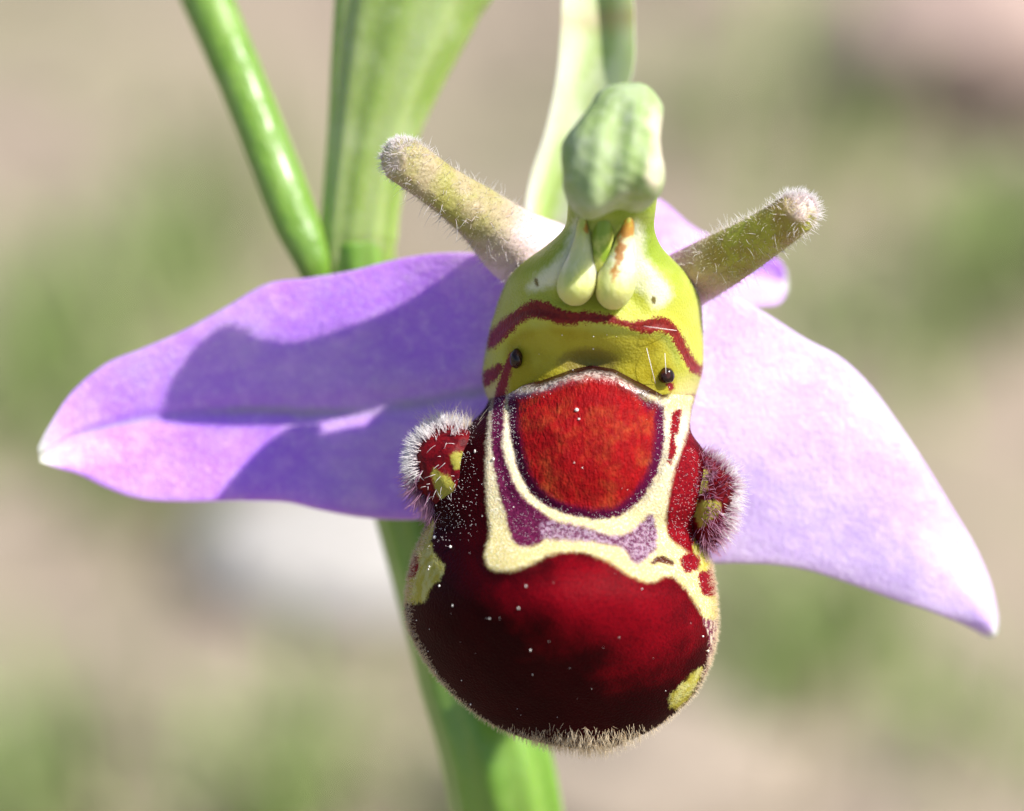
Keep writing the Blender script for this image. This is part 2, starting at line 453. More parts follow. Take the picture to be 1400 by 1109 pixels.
# --- sepals
def mat_sepal(name, c_lo, c_hi, tipc, ribamt=.62):
    m = M(name, .42, .35)
    av = m.attr("across"); al = m.attr("along")
    big = m.noise(.35, 4); mid = m.noise(1.8, 4, .6); fine = m.voro(9); f2 = m.noise(10, 3, .7)
    k = m.mix(m.rng(big, .35, .65), c_lo, c_hi)
    k = m.mix(m.math('MULTIPLY', m.rng(mid, .45, .75), .45), k, tuple(min(.95, x * 1.25 + .04) for x in c_hi))
    k = m.mix(m.math('MULTIPLY', m.rng(f2, .5, .72), .38), k, (.86, .80, .92))
    # edge a little deeper, midrib greenish grey, tip pale green
    e = m.rng(m.math('ABSOLUTE', av), .90, 1.0)
    k = m.mix(m.math('MULTIPLY', e, .35), k, tuple(x * .8 for x in c_lo))
    wob = m.math('MULTIPLY', m.math('ADD', m.noise(.6, 3), -.5), .10)
    mid_d = m.math('ABSOLUTE', m.math('ADD', av, wob))
    rib = m.math('MULTIPLY', m.rng(mid_d, .075, .0), m.rng(m.noise(.4, 2), .35, .6, .25, .95))
    k = m.mix(m.math('MULTIPLY', rib, ribamt), k, (.40, .36, .42))
    # faint veins
    vn = m.math('SINE', m.math('ADD', m.math('MULTIPLY', av, 24.0), m.math('MULTIPLY', m.noise(.5, 3), 9.0)))
    k = m.mix(m.math('MULTIPLY', m.rng(vn, .4, 1.0), .22), k, c_lo)
    k = m.mix(m.rng(m.math('ADD', al, m.math('MULTIPLY', big, .05)), .90, 1.03), k, tipc)
    m.set('Base Color', k)
    m.sss(.7, (1.0, .7, 1.1), .00055)
    m.set('Sheen Weight', .15)
    h = m.math('ADD', m.math('MULTIPLY', fine, -.5), m.math('MULTIPLY', mid, .9))
    m.bump(h, .6, .08e-3)
    return m.m
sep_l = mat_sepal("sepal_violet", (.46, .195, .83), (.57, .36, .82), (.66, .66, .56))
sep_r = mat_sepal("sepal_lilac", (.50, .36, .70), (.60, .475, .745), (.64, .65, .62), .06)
SEP_L = [(800, 430, 800, 500, 800, 560, -2.6), (730, 372, 735, 520, 740, 660, -3.0), (660, 348, 665, 533, 670, 700, -3.3), (600, 346, 600, 545, 600, 709, -3.6),
         (540, 355, 540, 555, 540, 711, -3.8), (480, 370, 482, 563, 490, 707, -3.9), (420, 380, 425, 565, 435, 697, -4.0), (365, 388, 375, 563, 390, 687, -4.0),
         (310, 419, 315, 562, 325, 685, -4.0), (250, 452, 250, 566, 255, 686, -4.0), (195, 476, 195, 574, 195, 683, -3.9), (145, 497, 148, 584, 150, 669, -3.8),
         (100, 534, 103, 597, 108, 649, -3.7), (68, 580, 72, 612, 76, 640, -3.5), (51, 612, 53, 622, 54, 632, -3.4)]
SEP_R = [(860, 440, 860, 520, 860, 640, -2.6), (925, 418, 925, 560, 920, 745, -2.9), (965, 410, 970, 590, 965, 768, -3.1), (1000, 404, 1010, 612, 1010, 770, -3.2),
         (1045, 427, 1060, 635, 1058, 772, -3.3), (1100, 462, 1110, 655, 1105, 780, -3.4), (1150, 489, 1155, 680, 1150, 794, -3.5), (1190, 527, 1195, 705, 1190, 808, -3.6),
         (1225, 574, 1230, 730, 1225, 821, -3.7), (1262, 629, 1265, 757, 1258, 831, -3.8), (1300, 691, 1300, 785, 1288, 842, -4.0), (1332, 745, 1326, 815, 1312, 852, -4.2),
         (1354, 795, 1346, 840, 1332, 862, -4.4), (1365, 842, 1357, 860, 1345, 870, -4.6), (1364, 866, 1360, 870, 1354, 873, -4.7)]
def z_left(t, v, X, Y):
    z = -.6 * sstep(.08, .3, t) * (1 - .5 * sstep(.75, 1, t)) + .55 * np.abs(v) ** 1.3 * (1 - t * .4) - .35 * np.exp(-(v / .09) ** 2) * .5
    z = z + .10 * np.sin(7 * t + 2.2 * v) * (1 - v * v * .4) + .07 * np.sin(17 * t - 3 * v) * v * v
    z = z + .25 * sstep(.5, 1, v) * np.exp(-((X - 440) / 45) ** 2)       # small fold of the lower edge
    return z
def z_right(t, v, X, Y):
    return -.25 * np.abs(v) ** 1.5 + .10 * np.sin(8 * t + 2 * v) + .07 * np.sin(15 * t + 3 * v) * v * v
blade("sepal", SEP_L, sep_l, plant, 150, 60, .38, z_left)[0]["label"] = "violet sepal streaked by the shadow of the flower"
blade("sepal", SEP_R, sep_r, plant, 150, 60, .38, z_right)[0]["label"] = "pale sunlit lilac sepal with a drooping tip"
SEP_D = [(840, 400, 850, 440, 870, 480, -2.8), (850, 330, 880, 390, 920, 450, -3.6), (880, 272, 915, 350, 965, 430, -4.6), (905, 274, 950, 352, 1000, 425, -5.6), (950, 312, 990, 365, 1030, 420, -6.6),
         (1005, 338, 1025, 378, 1048, 418, -7.2), (1045, 345, 1052, 382, 1060, 417, -7.5), (1066, 357, 1068, 385, 1069, 411, -7.7), (1076, 372, 1077, 386, 1077, 398, -7.8)]
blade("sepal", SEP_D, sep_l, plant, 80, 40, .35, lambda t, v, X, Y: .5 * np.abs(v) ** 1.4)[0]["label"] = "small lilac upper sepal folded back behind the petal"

# --- hairs
def mat_hair(name, c0, c1):
    m = M(name, .35, .4)
    m.set('Base Color', m.mix(m.rng(m.attr("along"), .0, .55), c0, c1))
    k = m.mix(m.rng(m.attr("along"), .0, .55), c0, c1)
    t = m.nt.nodes.new("ShaderNodeBsdfTranslucent"); m.nt.links.new(k, t.inputs[0])
    x = m.nt.nodes.new("ShaderNodeMixShader"); x.inputs[0].default_value = .5
    m.nt.links.new(m.b.outputs[0], x.inputs[1]); m.nt.links.new(t.outputs[0], x.inputs[2])
    m.nt.links.new(x.outputs[0], m.nt.nodes["Material Output"].inputs[0])
    return m.m
hair_white = mat_hair("pale_hair", (.92, .80, .82), (1.0, .98, .98))
hair_cream = mat_hair("cream_hair", (.85, .68, .45), (1.0, .90, .72))
hair_purple = mat_hair("purple_hair", (.30, .04, .13), (.72, .42, .58))
hair_gold = mat_hair("gold_hair", (.60, .55, .30), (.90, .86, .74))

# --- petals (the two arms)
def mat_petal(name, basec, midc, midc2, tipc):
    m = M(name, .5, .35)
    al = m.attr("along"); n = m.noise(.9, 4); f = m.noise(6, 3); ar = m.attr("around")
    k = m.mix(m.rng(n, .38, .62), midc, midc2)
    k = m.mix(m.math('MULTIPLY', m.rng(f, .5, .72), .5), k, (.30, .20, .10))
    tb = m.math('ADD', al, m.math('MULTIPLY', m.math('ADD', n, -.5), .35))
    k = m.mix(m.rng(tb, .58, .22), k, basec)
    k = m.mix(m.rng(tb, .92, 1.06), k, tipc)
    m.set('Base Color', k); m.sss(.45, (.8, .8, .4), .0005)
    m.bump(m.math('ADD', m.noise(3, 3), m.math('MULTIPLY', f, .6)), .5, .12e-3)
    return m.m
pet_l = mat_petal("petal_olive", (.74, .56, .66), (.33, .31, .08), (.40, .33, .19), (.74, .62, .60))
pet_r = mat_petal("petal_green", (.66, .36, .48), (.36, .36, .045), (.29, .21, .045), (.74, .58, .58))
def arm(pts, rad, mat, label, seed, tiplen):
    P = np.array([Wp(*p) for p in pts]); r = np.array(rad) * PX
    # rounded end
    d = P[-1] - P[-2]; d /= np.linalg.norm(d); e = P[-1]; re = r[-1]
    for k in (.35, .65, .87, .97):
        P = np.vstack([P, e + d * re * k]); r = np.append(r, re * math.sqrt(1 - k * k))
    o, s = tube("petal", P, r, mat, plant, 40, 90, rfun=lambda t, p: 1 + .06 * np.sin(2 * p + 6 * t) + .045 * np.sin(3 * p - 11 * t) + .02 * np.sin(5 * p + 19 * t))
    o["label"] = label
    rr = np.random.default_rng(seed)
    # outward normals
    cen = s.P.mean(1, keepdims=True); sg = np.sign(((s.P - cen) * s.N).sum(-1).mean()); s.N *= sg
    t = np.broadcast_to(s.T[:, None], s.X.shape)
    for nm, wgt, n, L, rd, mt in (("fuzz", sstep(.15, .5, t), 1500, (.05, .15), .008, hair_gold),
                                  ("tip_hair", sstep(.80, .95, t) * (.15 + 1.3 * np.clip(s.N @ UP, 0, 1) + .8 * sstep(.93, .99, t)) + .10 * sstep(.25, .5, t) * np.clip(s.N @ UP - .3, 0, 1), 700, (tiplen[0] * .8, tiplen[1] * .8), .010, hair_white),
                                  ("long_hair", sstep(.15, .4, t) * (1 - sstep(.8, .9, t)), 150, (.24, .5), .010, hair_white)):
        b, nn, X, Y = s.pick(n, wgt, rr)
        hairs(nm, b, nn + .35 * rr.normal(size=nn.shape) + .25 * d, rr.uniform(L[0], L[1], n) * 1e-3, rd * 1e-3, mt, o, rr, .5)
    return o
arm([(775, 372, -2.8), (745, 355, -2.3), (705, 333, -1.65), (660, 298, -.6), (606, 260, .15), (554, 220, .6)], [50, 54, 47, 37, 30.5, 32], pet_l,
    "olive petal with pink base and a pale woolly tip, crossing the sheath", 31, (.14, .28))
arm([(880, 415, -2.6), (905, 403, -2.2), (936, 386, -1.7), (980, 359, -.9), (1041, 322, .1), (1088, 293, .8)], [40, 40, 39, 36.5, 31, 29], pet_r,
    "olive brown petal with magenta base above the lilac sepal", 32, (.2, .42))

# ------------------------------------------------------------------ lip (labellum)
RED = [(696, 533), (696, 560), (698, 590), (704, 620), (713, 650), (729, 676), (754, 694), (786, 705), (815, 709), (847, 705), (870, 688), (888, 665), (900, 640),
       (906, 610), (908, 580), (905, 553), (882, 547), (862, 528), (840, 517), (810, 512), (780, 517), (750, 531), (715, 535)]
CREAM = [(676, 520), (668, 560), (664, 600), (662, 650), (664, 700), (668, 728), (660, 757), (668, 778), (700, 783), (730, 772), (755, 760), (790, 757), (822, 766), (850, 782), (875, 796),
         (896, 797), (915, 790), (935, 806), (950, 828), (962, 846), (974, 846), (978, 826), (962, 790), (950, 762), (934, 748), (918, 734), (913, 710), (915, 690), (922, 655), (932, 622), (942, 590), (948, 560), (950, 535), (930, 520), (905, 545), (880, 538), (690, 528)]
PURP = [(676, 520), (690, 520), (689, 545), (687, 575), (685, 600), (686, 622), (693, 640), (701, 662), (719, 686), (746, 706), (756, 717), (748, 728), (736, 742), (710, 745), (699, 728),
        (694, 708), (688, 688), (683, 665), (678, 643), (675, 622), (673, 590), (676, 545)]
BAND = [(744, 714), (770, 716), (800, 722), (830, 732), (850, 733), (870, 722), (892, 705), (897, 744), (886, 761), (870, 770), (858, 757), (848, 748), (820, 741), (788, 738), (744, 735)]
MARR = [(938, 611), (955, 619), (955, 650), (953, 684), (950, 735), (938, 746), (925, 740), (914, 729), (915, 697), (922, 660), (930, 630)]
STRR = [(920, 562), (931, 562), (930, 580), (925, 598), (922, 628), (914, 634), (914, 612)]
SPOT1 = [(932, 762), (944, 756), (956, 762), (955, 776), (945, 783), (934, 778)]
SPOT2 = [(954, 787), (966, 780), (982, 776), (984, 812), (962, 813), (957, 800)]
HOLE = [(889, 772), (895, 763), (906, 761), (919, 766), (920, 774), (904, 770)]
YEL_L = [(548, 795), (562, 762), (572, 742), (583, 722), (594, 712), (590, 735), (592, 754), (607, 775), (602, 791), (588, 806), (577, 824), (550, 820)]
SPOT3 = [(556, 776), (566, 758), (572, 768), (568, 786), (558, 790)]
YEL_R = [(916, 966), (918, 950), (931, 936), (956, 914), (960, 920), (950, 943), (930, 968)]
YEL_R2 = [(952, 690), (962, 690), (980, 765), (990, 790), (990, 842), (962, 842), (966, 812), (952, 770), (948, 750)]
MARG_R = [(962, 842), (1000, 842), (1000, 900), (968, 950), (930, 985), (905, 990), (936, 966), (958, 938), (968, 900), (968, 868)]

FIELD = [(700, 800), (745, 770), (800, 750), (860, 770), (920, 785), (950, 825), (955, 870), (925, 910), (870, 905), (810, 880), (750, 865), (705, 835)]  # redder pigment zone; also paints part of the lip's sunlit-to-dark falloff
# (y, xl, xr, z centre, z edge)
LIP = [(500, 712, 905, 1.0, -1.6), (522, 690, 940, 1.35, -1.5), (542, 671, 950, 1.45, -1.4), (562, 660, 946, 1.5, -1.2), (590, 632, 945, 1.55, -.4), (620, 608, 964, 1.6, -.1), (655, 597, 970, 1.65, 0), (690, 588, 968, 1.7, -.15),
       (722, 581, 958, 1.95, -.75), (752, 568, 966, 2.5, -.8), (780, 559, 975, 3.1, -.8), (808, 555, 979, 3.4, -.75), (836, 554, 981, 3.4, -.7), (864, 560, 981, 3.15, -.6), (892, 574, 976, 2.75, -.5),
       (920, 592, 966, 2.27, -.45), (946, 615, 952, 1.78, -.4), (968, 640, 932, 1.32, -.35), (986, 665, 910, .93, -.3), (1000, 692, 888, .6, -.3), (1011, 722, 864, .32, -.3), (1019, 755, 845, .08, -.3), (1024, 790, 828, -.15, -.3), (1025, 812, 816, -.28, -.32)]
nl, nf, nb = 250, 190, 60
A = crom(LIP, nl)
th = np.linspace(0, np.pi, nf); u = -np.cos(th)
u = .55 * u + .45 * np.linspace(-1, 1, nf)                         # even out the columns
xc, hw = (A[:, 1] + A[:, 2]) / 2, (A[:, 2] - A[:, 1]) / 2
X = xc[:, None] + hw[:, None] * u[None]; Y = np.broadcast_to(A[:, 0:1], X.shape).copy()
low_ = sstep(690, 800, Y)                                        # upper part flat-shouldered, lower part round
prof_a = (1 - np.abs(u[None]) ** 2.6) ** .62
prof_b = (1 - np.abs(u[None]) ** 1.95) ** .62
prof = prof_a * (1 - low_) + prof_b * low_
Zf = A[:, 4:5] + (A[:, 3:4] - A[:, 4:5]) * prof
dR = sdf(X, Y, RED); dC = sdf(X, Y, CREAM); dP = sdf(X, Y, PURP); dB = sdf(X, Y, BAND)
Zf += .32 * sstep(0, 75, dR) - .13 * np.exp(-(dR / 7) ** 2)
Zf += .03 * np.exp(-((dC - 4) / 10) ** 2) * sstep(560, 640, Y)                       # welt along the cream line
Zf += -.03 * np.exp(-((dC + 10) / 8) ** 2) * sstep(740, 765, Y)
Zf += -.04 * sstep(0, 12, dP) - .05 * sstep(0, 10, dB)
Zf += -.22 * sstep(-4, 6, sdf(X, Y, HOLE))
Zf += .02 * vnoise(np.stack([X, Y], -1) / 34, 3) + .006 * vnoise(np.stack([X, Y], -1) / 9, 4)
ridge_x = [640, 680, 700, 740, 780, 810, 840, 870, 905, 925, 950, 980]; ridge_y = [545, 540, 534, 531, 517, 511, 516, 534, 552, 548, 548, 552]
rd = np.interp(X, ridge_x, ridge_y) - Y
Zf += .16 * np.exp(-(rd / 9) ** 2) * sstep(685, 720, X) * (1 - sstep(895, 915, X))
Zf -= np.clip(rd + 6, 0, 99) ** 2 * .0009 + np.clip(rd - 7, 0, 99) ** 2 * .005
# back side
ub = np.linspace(1, -1, nb + 2)[1:-1]
Xb = xc[:, None] + hw[:, None] * ub[None]; Yb = np.broadcast_to(A[:, 0:1], Xb.shape)
Zb = A[:, 4:5] - .9 * (1 - ub[None] ** 2) ** .5 * np.minimum(1, (A[:, 3:4] - A[:, 4:5]) / 1.5)
Xa = np.concatenate([X, Xb], 1); Ya = np.concatenate([Y, Yb], 1); Za = np.concatenate([Zf, Zb], 1)
G = Wp(Xa, Ya, Za); nc = nf + nb
F = grid_faces(nl, nc).tolist(); F.append(list(range(nc))[::-1]); F.append([(nl - 1) * nc + i for i in range(nc)])
mar = np.maximum.reduce([sdf(Xa, Ya, p) for p in (MARR, STRR, SPOT1, SPOT2, SPOT3)])
yel = np.maximum.reduce([sdf(Xa, Ya, p) for p in (YEL_L, YEL_R, YEL_R2)])
att = {"red": sdf(Xa, Ya, RED), "cream": sdf(Xa, Ya, CREAM), "purple": sdf(Xa, Ya, PURP), "band": sdf(Xa, Ya, BAND), "maroon": mar, "yellow": yel,
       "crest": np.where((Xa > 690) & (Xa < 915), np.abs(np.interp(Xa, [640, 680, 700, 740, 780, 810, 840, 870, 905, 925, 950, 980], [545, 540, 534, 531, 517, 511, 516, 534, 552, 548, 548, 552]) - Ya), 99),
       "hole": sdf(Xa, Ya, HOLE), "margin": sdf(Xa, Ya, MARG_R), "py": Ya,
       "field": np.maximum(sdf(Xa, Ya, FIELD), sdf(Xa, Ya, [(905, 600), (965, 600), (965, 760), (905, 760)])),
       "open": 12 * sstep(566, 544, Ya) * sstep(712, 735, Xa),
       "back": np.concatenate([np.zeros_like(X), np.ones_like(Xb)], 1)}

m = M("lip_velvet", .5, .04)
wob = m.math('MULTIPLY', m.math('ADD', m.noise(4.5, 4, .65), -.5), 9.0)
grain = m.math('MULTIPLY', m.math('ADD', m.noise(22, 2), -.5), 6.0)
wg = m.math('ADD', wob, grain)
def mask(m, name, w=1.6, off=0.0, amt=1.0):
    return m.rng(m.math('ADD', m.math('ADD', m.attr(name), m.math('MULTIPLY', wg, amt)), off), -w, w)
big = m.noise(.45, 3); cell = m.voro(16); fine = m.noise(12, 3)
k = m.mix(m.rng(big, .35, .65), (.030, .0006, .002), (.020, .0005, .0015))  # near-black outer tone, part pigment, part shade painted into the colour
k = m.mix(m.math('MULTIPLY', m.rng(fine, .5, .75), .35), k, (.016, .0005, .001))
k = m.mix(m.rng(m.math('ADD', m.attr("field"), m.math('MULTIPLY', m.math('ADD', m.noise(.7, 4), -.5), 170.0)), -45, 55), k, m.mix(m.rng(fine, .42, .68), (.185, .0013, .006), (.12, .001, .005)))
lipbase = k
creamc = m.mix(m.rng(m.attr("py"), 560, 800), (.64, .56, .40), (.56, .48, .19))
creamc = m.mix(m.rng(m.attr("py"), 585, 540), creamc, (.60, .52, .20))
creamc = m.mix(m.math('MULTIPLY', m.rng(fine, .48, .66), .45), creamc, (.88, .84, .70))
k = m.mix(mask(m, "margin"), k, m.mix(m.rng(m.noise(5, 3), .45, .6), (.15, .03, .06), (.55, .45, .36)))
k = m.mix(mask(m, "yellow", 3, amt=1.6), k, m.mix(m.rng(m.noise(3, 3), .4, .65), (.40, .35, .05), (.50, .47, .17)))
k = m.mix(mask(m, "cream", 4.6, -2.5, amt=1.1), k, creamc)
k = m.mix(mask(m, "maroon", 2.2, amt=1.7), k, m.mix(m.rng(fine, .42, .65), (.22, .005, .010), (.12, .003, .008)))
k = m.mix(mask(m, "purple", 3.4, 2.2, amt=1.0), k, m.mix(m.rng(fine, .4, .65), (.075, .006, .034), (.13, .014, .058)))
k = m.mix(mask(m, "band", 4.5, 1.5, amt=1.3), k, m.mix(m.rng(m.noise(9, 3, .7), .42, .60), (.11, .022, .065), (.36, .24, .32)))
k = m.mix(mask(m, "hole", 2), k, (.09, .025, .015))
# red speculum with dark purple border
redn = m.noise(1.5, 5, .65); rl = m.noise(7, 2, .5, m.mapped((1, .45, .45)), .8)
redc = m.mix(m.rng(redn, .42, .80), (.30, .006, .008), (.37, .07, .02))
redc = m.mix(m.math('MULTIPLY', m.rng(rl, .42, .58), .55), redc, (.17, .005, .007))
k = m.mix(mask(m, "red", 3.0, 1.0, amt=1.2), k, (.07, .003, .028))
redin = m.math('ADD', m.attr("red"), m.attr("open"))
k = m.mix(m.rng(m.math('ADD', redin, m.math('MULTIPLY', wg, 1.1)), 7, 19), k, redc)
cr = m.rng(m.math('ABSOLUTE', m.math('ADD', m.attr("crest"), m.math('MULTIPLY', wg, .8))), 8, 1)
k = m.mix(m.math('MULTIPLY', cr, m.rng(m.noise(11, 3, .7), .42, .60, .15, .85)), k, (.62, .52, .46))  # pale grey cells along the crest, painting in the white glint there
k = m.mix(m.attr("back"), k, (.36, .40, .10))
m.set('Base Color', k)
m.sss(.12, (1.0, .22, .12), .0003)
inred = m.rng(m.attr("red"), 2, 12)
rid = m.noise(8, 2, .5, m.mapped((1, .4, .4)), 1.2)
h = m.math('ADD', m.math('MULTIPLY', m.math('MULTIPLY', rid, inred), 1.6), m.math('ADD', m.math('MULTIPLY', cell, -.35), m.math('MULTIPLY', fine, .4)))
m.bump(h, .7, .06e-3)
gl = m.rng(m.math('ABSOLUTE', m.math('ADD', m.attr("crest"), m.math('MULTIPLY', wg, .6))), 14, 3)
m.set('Roughness', m.math('ADD', .5, m.math('MULTIPLY', gl, -.28))); m.set('Specular IOR Level', m.math('ADD', .035, m.math('MULTIPLY', gl, .9)))
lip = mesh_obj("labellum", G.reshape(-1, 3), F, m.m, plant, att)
lip["label"] = "furry maroon lip with cream lines and a red shield"
lipS = Surf(Wp(X, Y, Zf), X, Y, wrap=False)
lipS.N *= np.sign((lipS.N @ TOW)[80:160, 60:130].mean())

r2 = np.random.default_rng(5)
# margin fuzz: along both edges and longest at the bottom
u2 = np.broadcast_to(np.abs(u)[None], X.shape)
edge = np.maximum(sstep(.93, .995, u2) * sstep(690, 760, Y), sstep(985, 1018, Y))
b, nn, x_, y_ = lipS.pick(3800, edge, r2)
bot = sstep(960, 1015, y_)
L = (.09 + .05 * r2.random(len(b)) + bot * r2.uniform(.06, .26, len(b)) * np.exp(-((x_ - 815) / 110) ** 2)) * 1e-3
hairs("fringe", b, nn + .55 * r2.normal(size=nn.shape) - UP * bot[:, None] * 1.1 + .5 * TOW * bot[:, None], L, .0075e-3, hair_cream, lip, r2, .5)
# fine pale down sparkling over bands and flanks
wgt = np.maximum.reduce([sstep(-3, 6, dB) * 3.0, sstep(-2, 5, dP) * .9, np.exp(-(dR / 9) ** 2) * sstep(525, 560, Y) * 2.2,
                         .8 * sstep(660, 640, X) * sstep(760, 700, Y), sstep(-4, 2, sdf(X, Y, MARR)) * .9, sstep(0, 5, dC) * .5, .004 + 0 * X]) * (1 - sstep(6, 14, dR))
b, nn, x_, y_ = lipS.pick(3600, wgt, r2)
hairs("down", b, nn + .5 * r2.normal(size=nn.shape), r2.uniform(.02, .06, len(b)) * 1e-3, .0075e-3, hair_white, lip, r2, .4, 2)

# dust and pollen specks on the lip
def specks(name, surf, n, wgt, rmin, rmax, mat, parent, r, at=()):
    b, nn, _, _ = surf.pick(n, wgt, r)
    for k_, (ax, ay) in enumerate(at):
        j = np.argmin((surf.X - ax) ** 2 + (surf.Y - ay) ** 2); b[k_] = surf.P.reshape(-1, 3)[j]; nn[k_] = surf.N.reshape(-1, 3)[j]
    th = np.linspace(.01, np.pi - .01, 6); ph = np.linspace(0, 2 * np.pi, 8, endpoint=False)
    s = np.stack([np.sin(th)[:, None] * np.cos(ph), np.sin(th)[:, None] * np.sin(ph), np.cos(th)[:, None] + 0 * ph], -1).reshape(-1, 3)
    rad = (rmin + (rmax - rmin) * r.random(n) ** 2.5) * 1e-3
    rad[:len(at)] = rmax * 1e-3
    V = b[:, None] + nn[:, None] * rad[:, None, None] * .6 + s[None] * rad[:, None, None] * (1 + .25 * r.normal(size=(n, 1, 3)))
    F = (grid_faces(6, 8)[None] + (np.arange(n) * 48)[:, None, None]).reshape(-1, 4)
    o = mesh_obj(name, V.reshape(-1, 3), F, mat, parent); o["kind"] = "stuff"; return o
m = M("pollen_dust", .35, .6); m.set('Base Color', (.92, .88, .82, 1)); pollen = m.m
specks("pollen", lipS, 75, .25 + sstep(760, 650, X) + .3 * sstep(600, 560, Y), .010, .042, pollen, lip, r2,
       at=[(789, 562), (791, 574), (725, 888), (616, 748)])

# ------------------------------------------------------------------ side lobes
def lobe(cx, cy, cz, rx, ry, rz, nubs, regions, label, seed, out):
    nr, nc = 70, 90
    th = np.linspace(.02, np.pi - .02, nr)[:, None]; ph = np.linspace(0, 2 * np.pi, nc, endpoint=False)[None]
    sx = np.sin(th) * np.cos(ph); sz = np.sin(th) * np.sin(ph); sy = np.cos(th) + 0 * ph
    k = 1 + .07 * vnoise(np.stack([sx, sy, sz], -1) * 2.5, seed) + .03 * vnoise(np.stack([sx, sy, sz], -1) * 6, seed + 5)
    for (nx, ny, nz, amp, wd) in nubs:
        dn = np.array([nx, ny, nz]) / np.linalg.norm([nx, ny, nz])
        k = k + amp * np.exp((np.stack([sx, sy, sz], -1) @ dn - 1) / wd)
    X = cx + rx * sx * k; Y = cy - ry * sy * k; Z = cz + rz * sz * k
    G = Wp(X, Y, Z)
    F = grid_faces(nr, nc).tolist(); F.append(list(range(nc))[::-1]); F.append([(nr - 1) * nc + i for i in range(nc)])
    att = {"yellow": np.maximum.reduce([sdf(X, Y, p) for p in regions])}
    m = M("lobe_velvet", .5, .3)
    wob = m.math('MULTIPLY', m.math('ADD', m.noise(5, 4, .7), -.5), 18.0)
    n = m.noise(6, 3)
    k_ = m.mix(m.rng(n, .4, .65), (.15, .002, .006), (.08, .0015, .005))
    k_ = m.mix(m.rng(m.math('ADD', m.attr("yellow"), wob), -3, 3), k_, (.33, .30, .05))
    m.set('Base Color', k_); m.sss(.25, (1, .4, .2), .0004); m.set('Specular IOR Level', .12)
    m.bump(m.noise(10, 3), .5, .06e-3)
    o = mesh_obj("side_lobe", G.reshape(-1, 3), F, m.m, plant, att); o["label"] = label
    s = Surf(G, X, Y); cen = G.mean((0, 1)); s.N *= np.sign(((G - cen) * s.N).sum(-1).mean())
    return o, s
r3 = np.random.default_rng(9)
o, s = lobe(620, 642, -.10, 48, 62, 1.0, [(-.75, .35, .5, .22, .10)], [[(617, 622), (630, 617), (637, 624), (633, 638), (621, 640)], [(590, 642), (606, 648), (620, 660), (616, 676), (606, 686), (596, 668)]],
            "woolly maroon side lobe with yellow spots, against the violet sepal", 3, -1)
ang_ = np.arctan2(-(s.Y - 640), s.X - 616)                         # 0 right, pi/2 up
facing = s.N @ TOW
rim = sstep(.75, .15, facing) * sstep(-.75, -.35, facing)
upleft = sstep(.25, .8, np.cos(ang_ - R(140)))
lowleft = sstep(.55, .95, np.cos(ang_ - R(222)))
b, nn, x_, y_ = s.pick(1900, rim * upleft, r3)
hairs("white_hair", b, nn + .22 * r3.normal(size=nn.shape) + .25 * TOW, r3.uniform(.24, .58, len(b)) * 1e-3, .014e-3, hair_white, o, r3, .35)
b, nn, x_, y_ = s.pick(500, rim * lowleft, r3)
hairs("purple_hair", b, nn + .25 * r3.normal(size=nn.shape) - .7 * UP, r3.uniform(.35, .70, len(b)) * 1e-3, .015e-3, hair_purple, o, r3, .5)
b, nn, x_, y_ = s.pick(60, sstep(.1, .4, facing) * sstep(660, 640, s.X), r3)
hairs("short_hair", b, nn + .5 * r3.normal(size=nn.shape) - .5 * RIGHT - .25 * UP, r3.uniform(.12, .36, len(b)) * 1e-3, .013e-3, hair_white, o, r3, .6)
b, nn, x_, y_ = s.pick(500, sstep(.2, -.5, facing) * sstep(.2, .8, np.cos(ang_ - R(65))), r3)
hairs("rear_hair", b, nn + .3 * r3.normal(size=nn.shape) + .6 * UP, r3.uniform(.5, 1.0, len(b)) * 1e-3, .010e-3, hair_cream, o, r3, .5)

o, s = lobe(966, 684, -.45, 35, 62, 1.15, [(.75, .25, .6, .28, .07)], [[(951, 640), (962, 640), (970, 652), (966, 668), (956, 676), (950, 664)], [(952, 690), (968, 684), (986, 690), (980, 704), (966, 716), (956, 722), (950, 708)]],
            "woolly maroon side lobe with a dark nub, against the pale sepal", 4, 1)
ang_ = np.arctan2(-(s.Y - 684), s.X - 968); facing = s.N @ TOW
rim = sstep(.85, .3, facing) * sstep(-.7, -.3, facing)
b, nn, x_, y_ = s.pick(700, rim * sstep(-.1, .6, np.cos(ang_ - R(10))), r3)
hairs("white_hair", b, nn + .28 * r3.normal(size=nn.shape) + .25 * RIGHT + .2 * TOW, r3.uniform(.25, .58, len(b)) * 1e-3, .012e-3, hair_white, o, r3, .4)
b, nn, x_, y_ = s.pick(800, sstep(-.3, .2, facing) * np.maximum(sstep(.3, .9, np.cos(ang_ - R(75))), sstep(.6, .95, np.cos(ang_ - R(-62)))), r3)
hairs("purple_hair", b, nn + .3 * r3.normal(size=nn.shape) + .3 * RIGHT, r3.uniform(.16, .50, len(b)) * 1e-3, .013e-3, hair_purple, o, r3, .45)

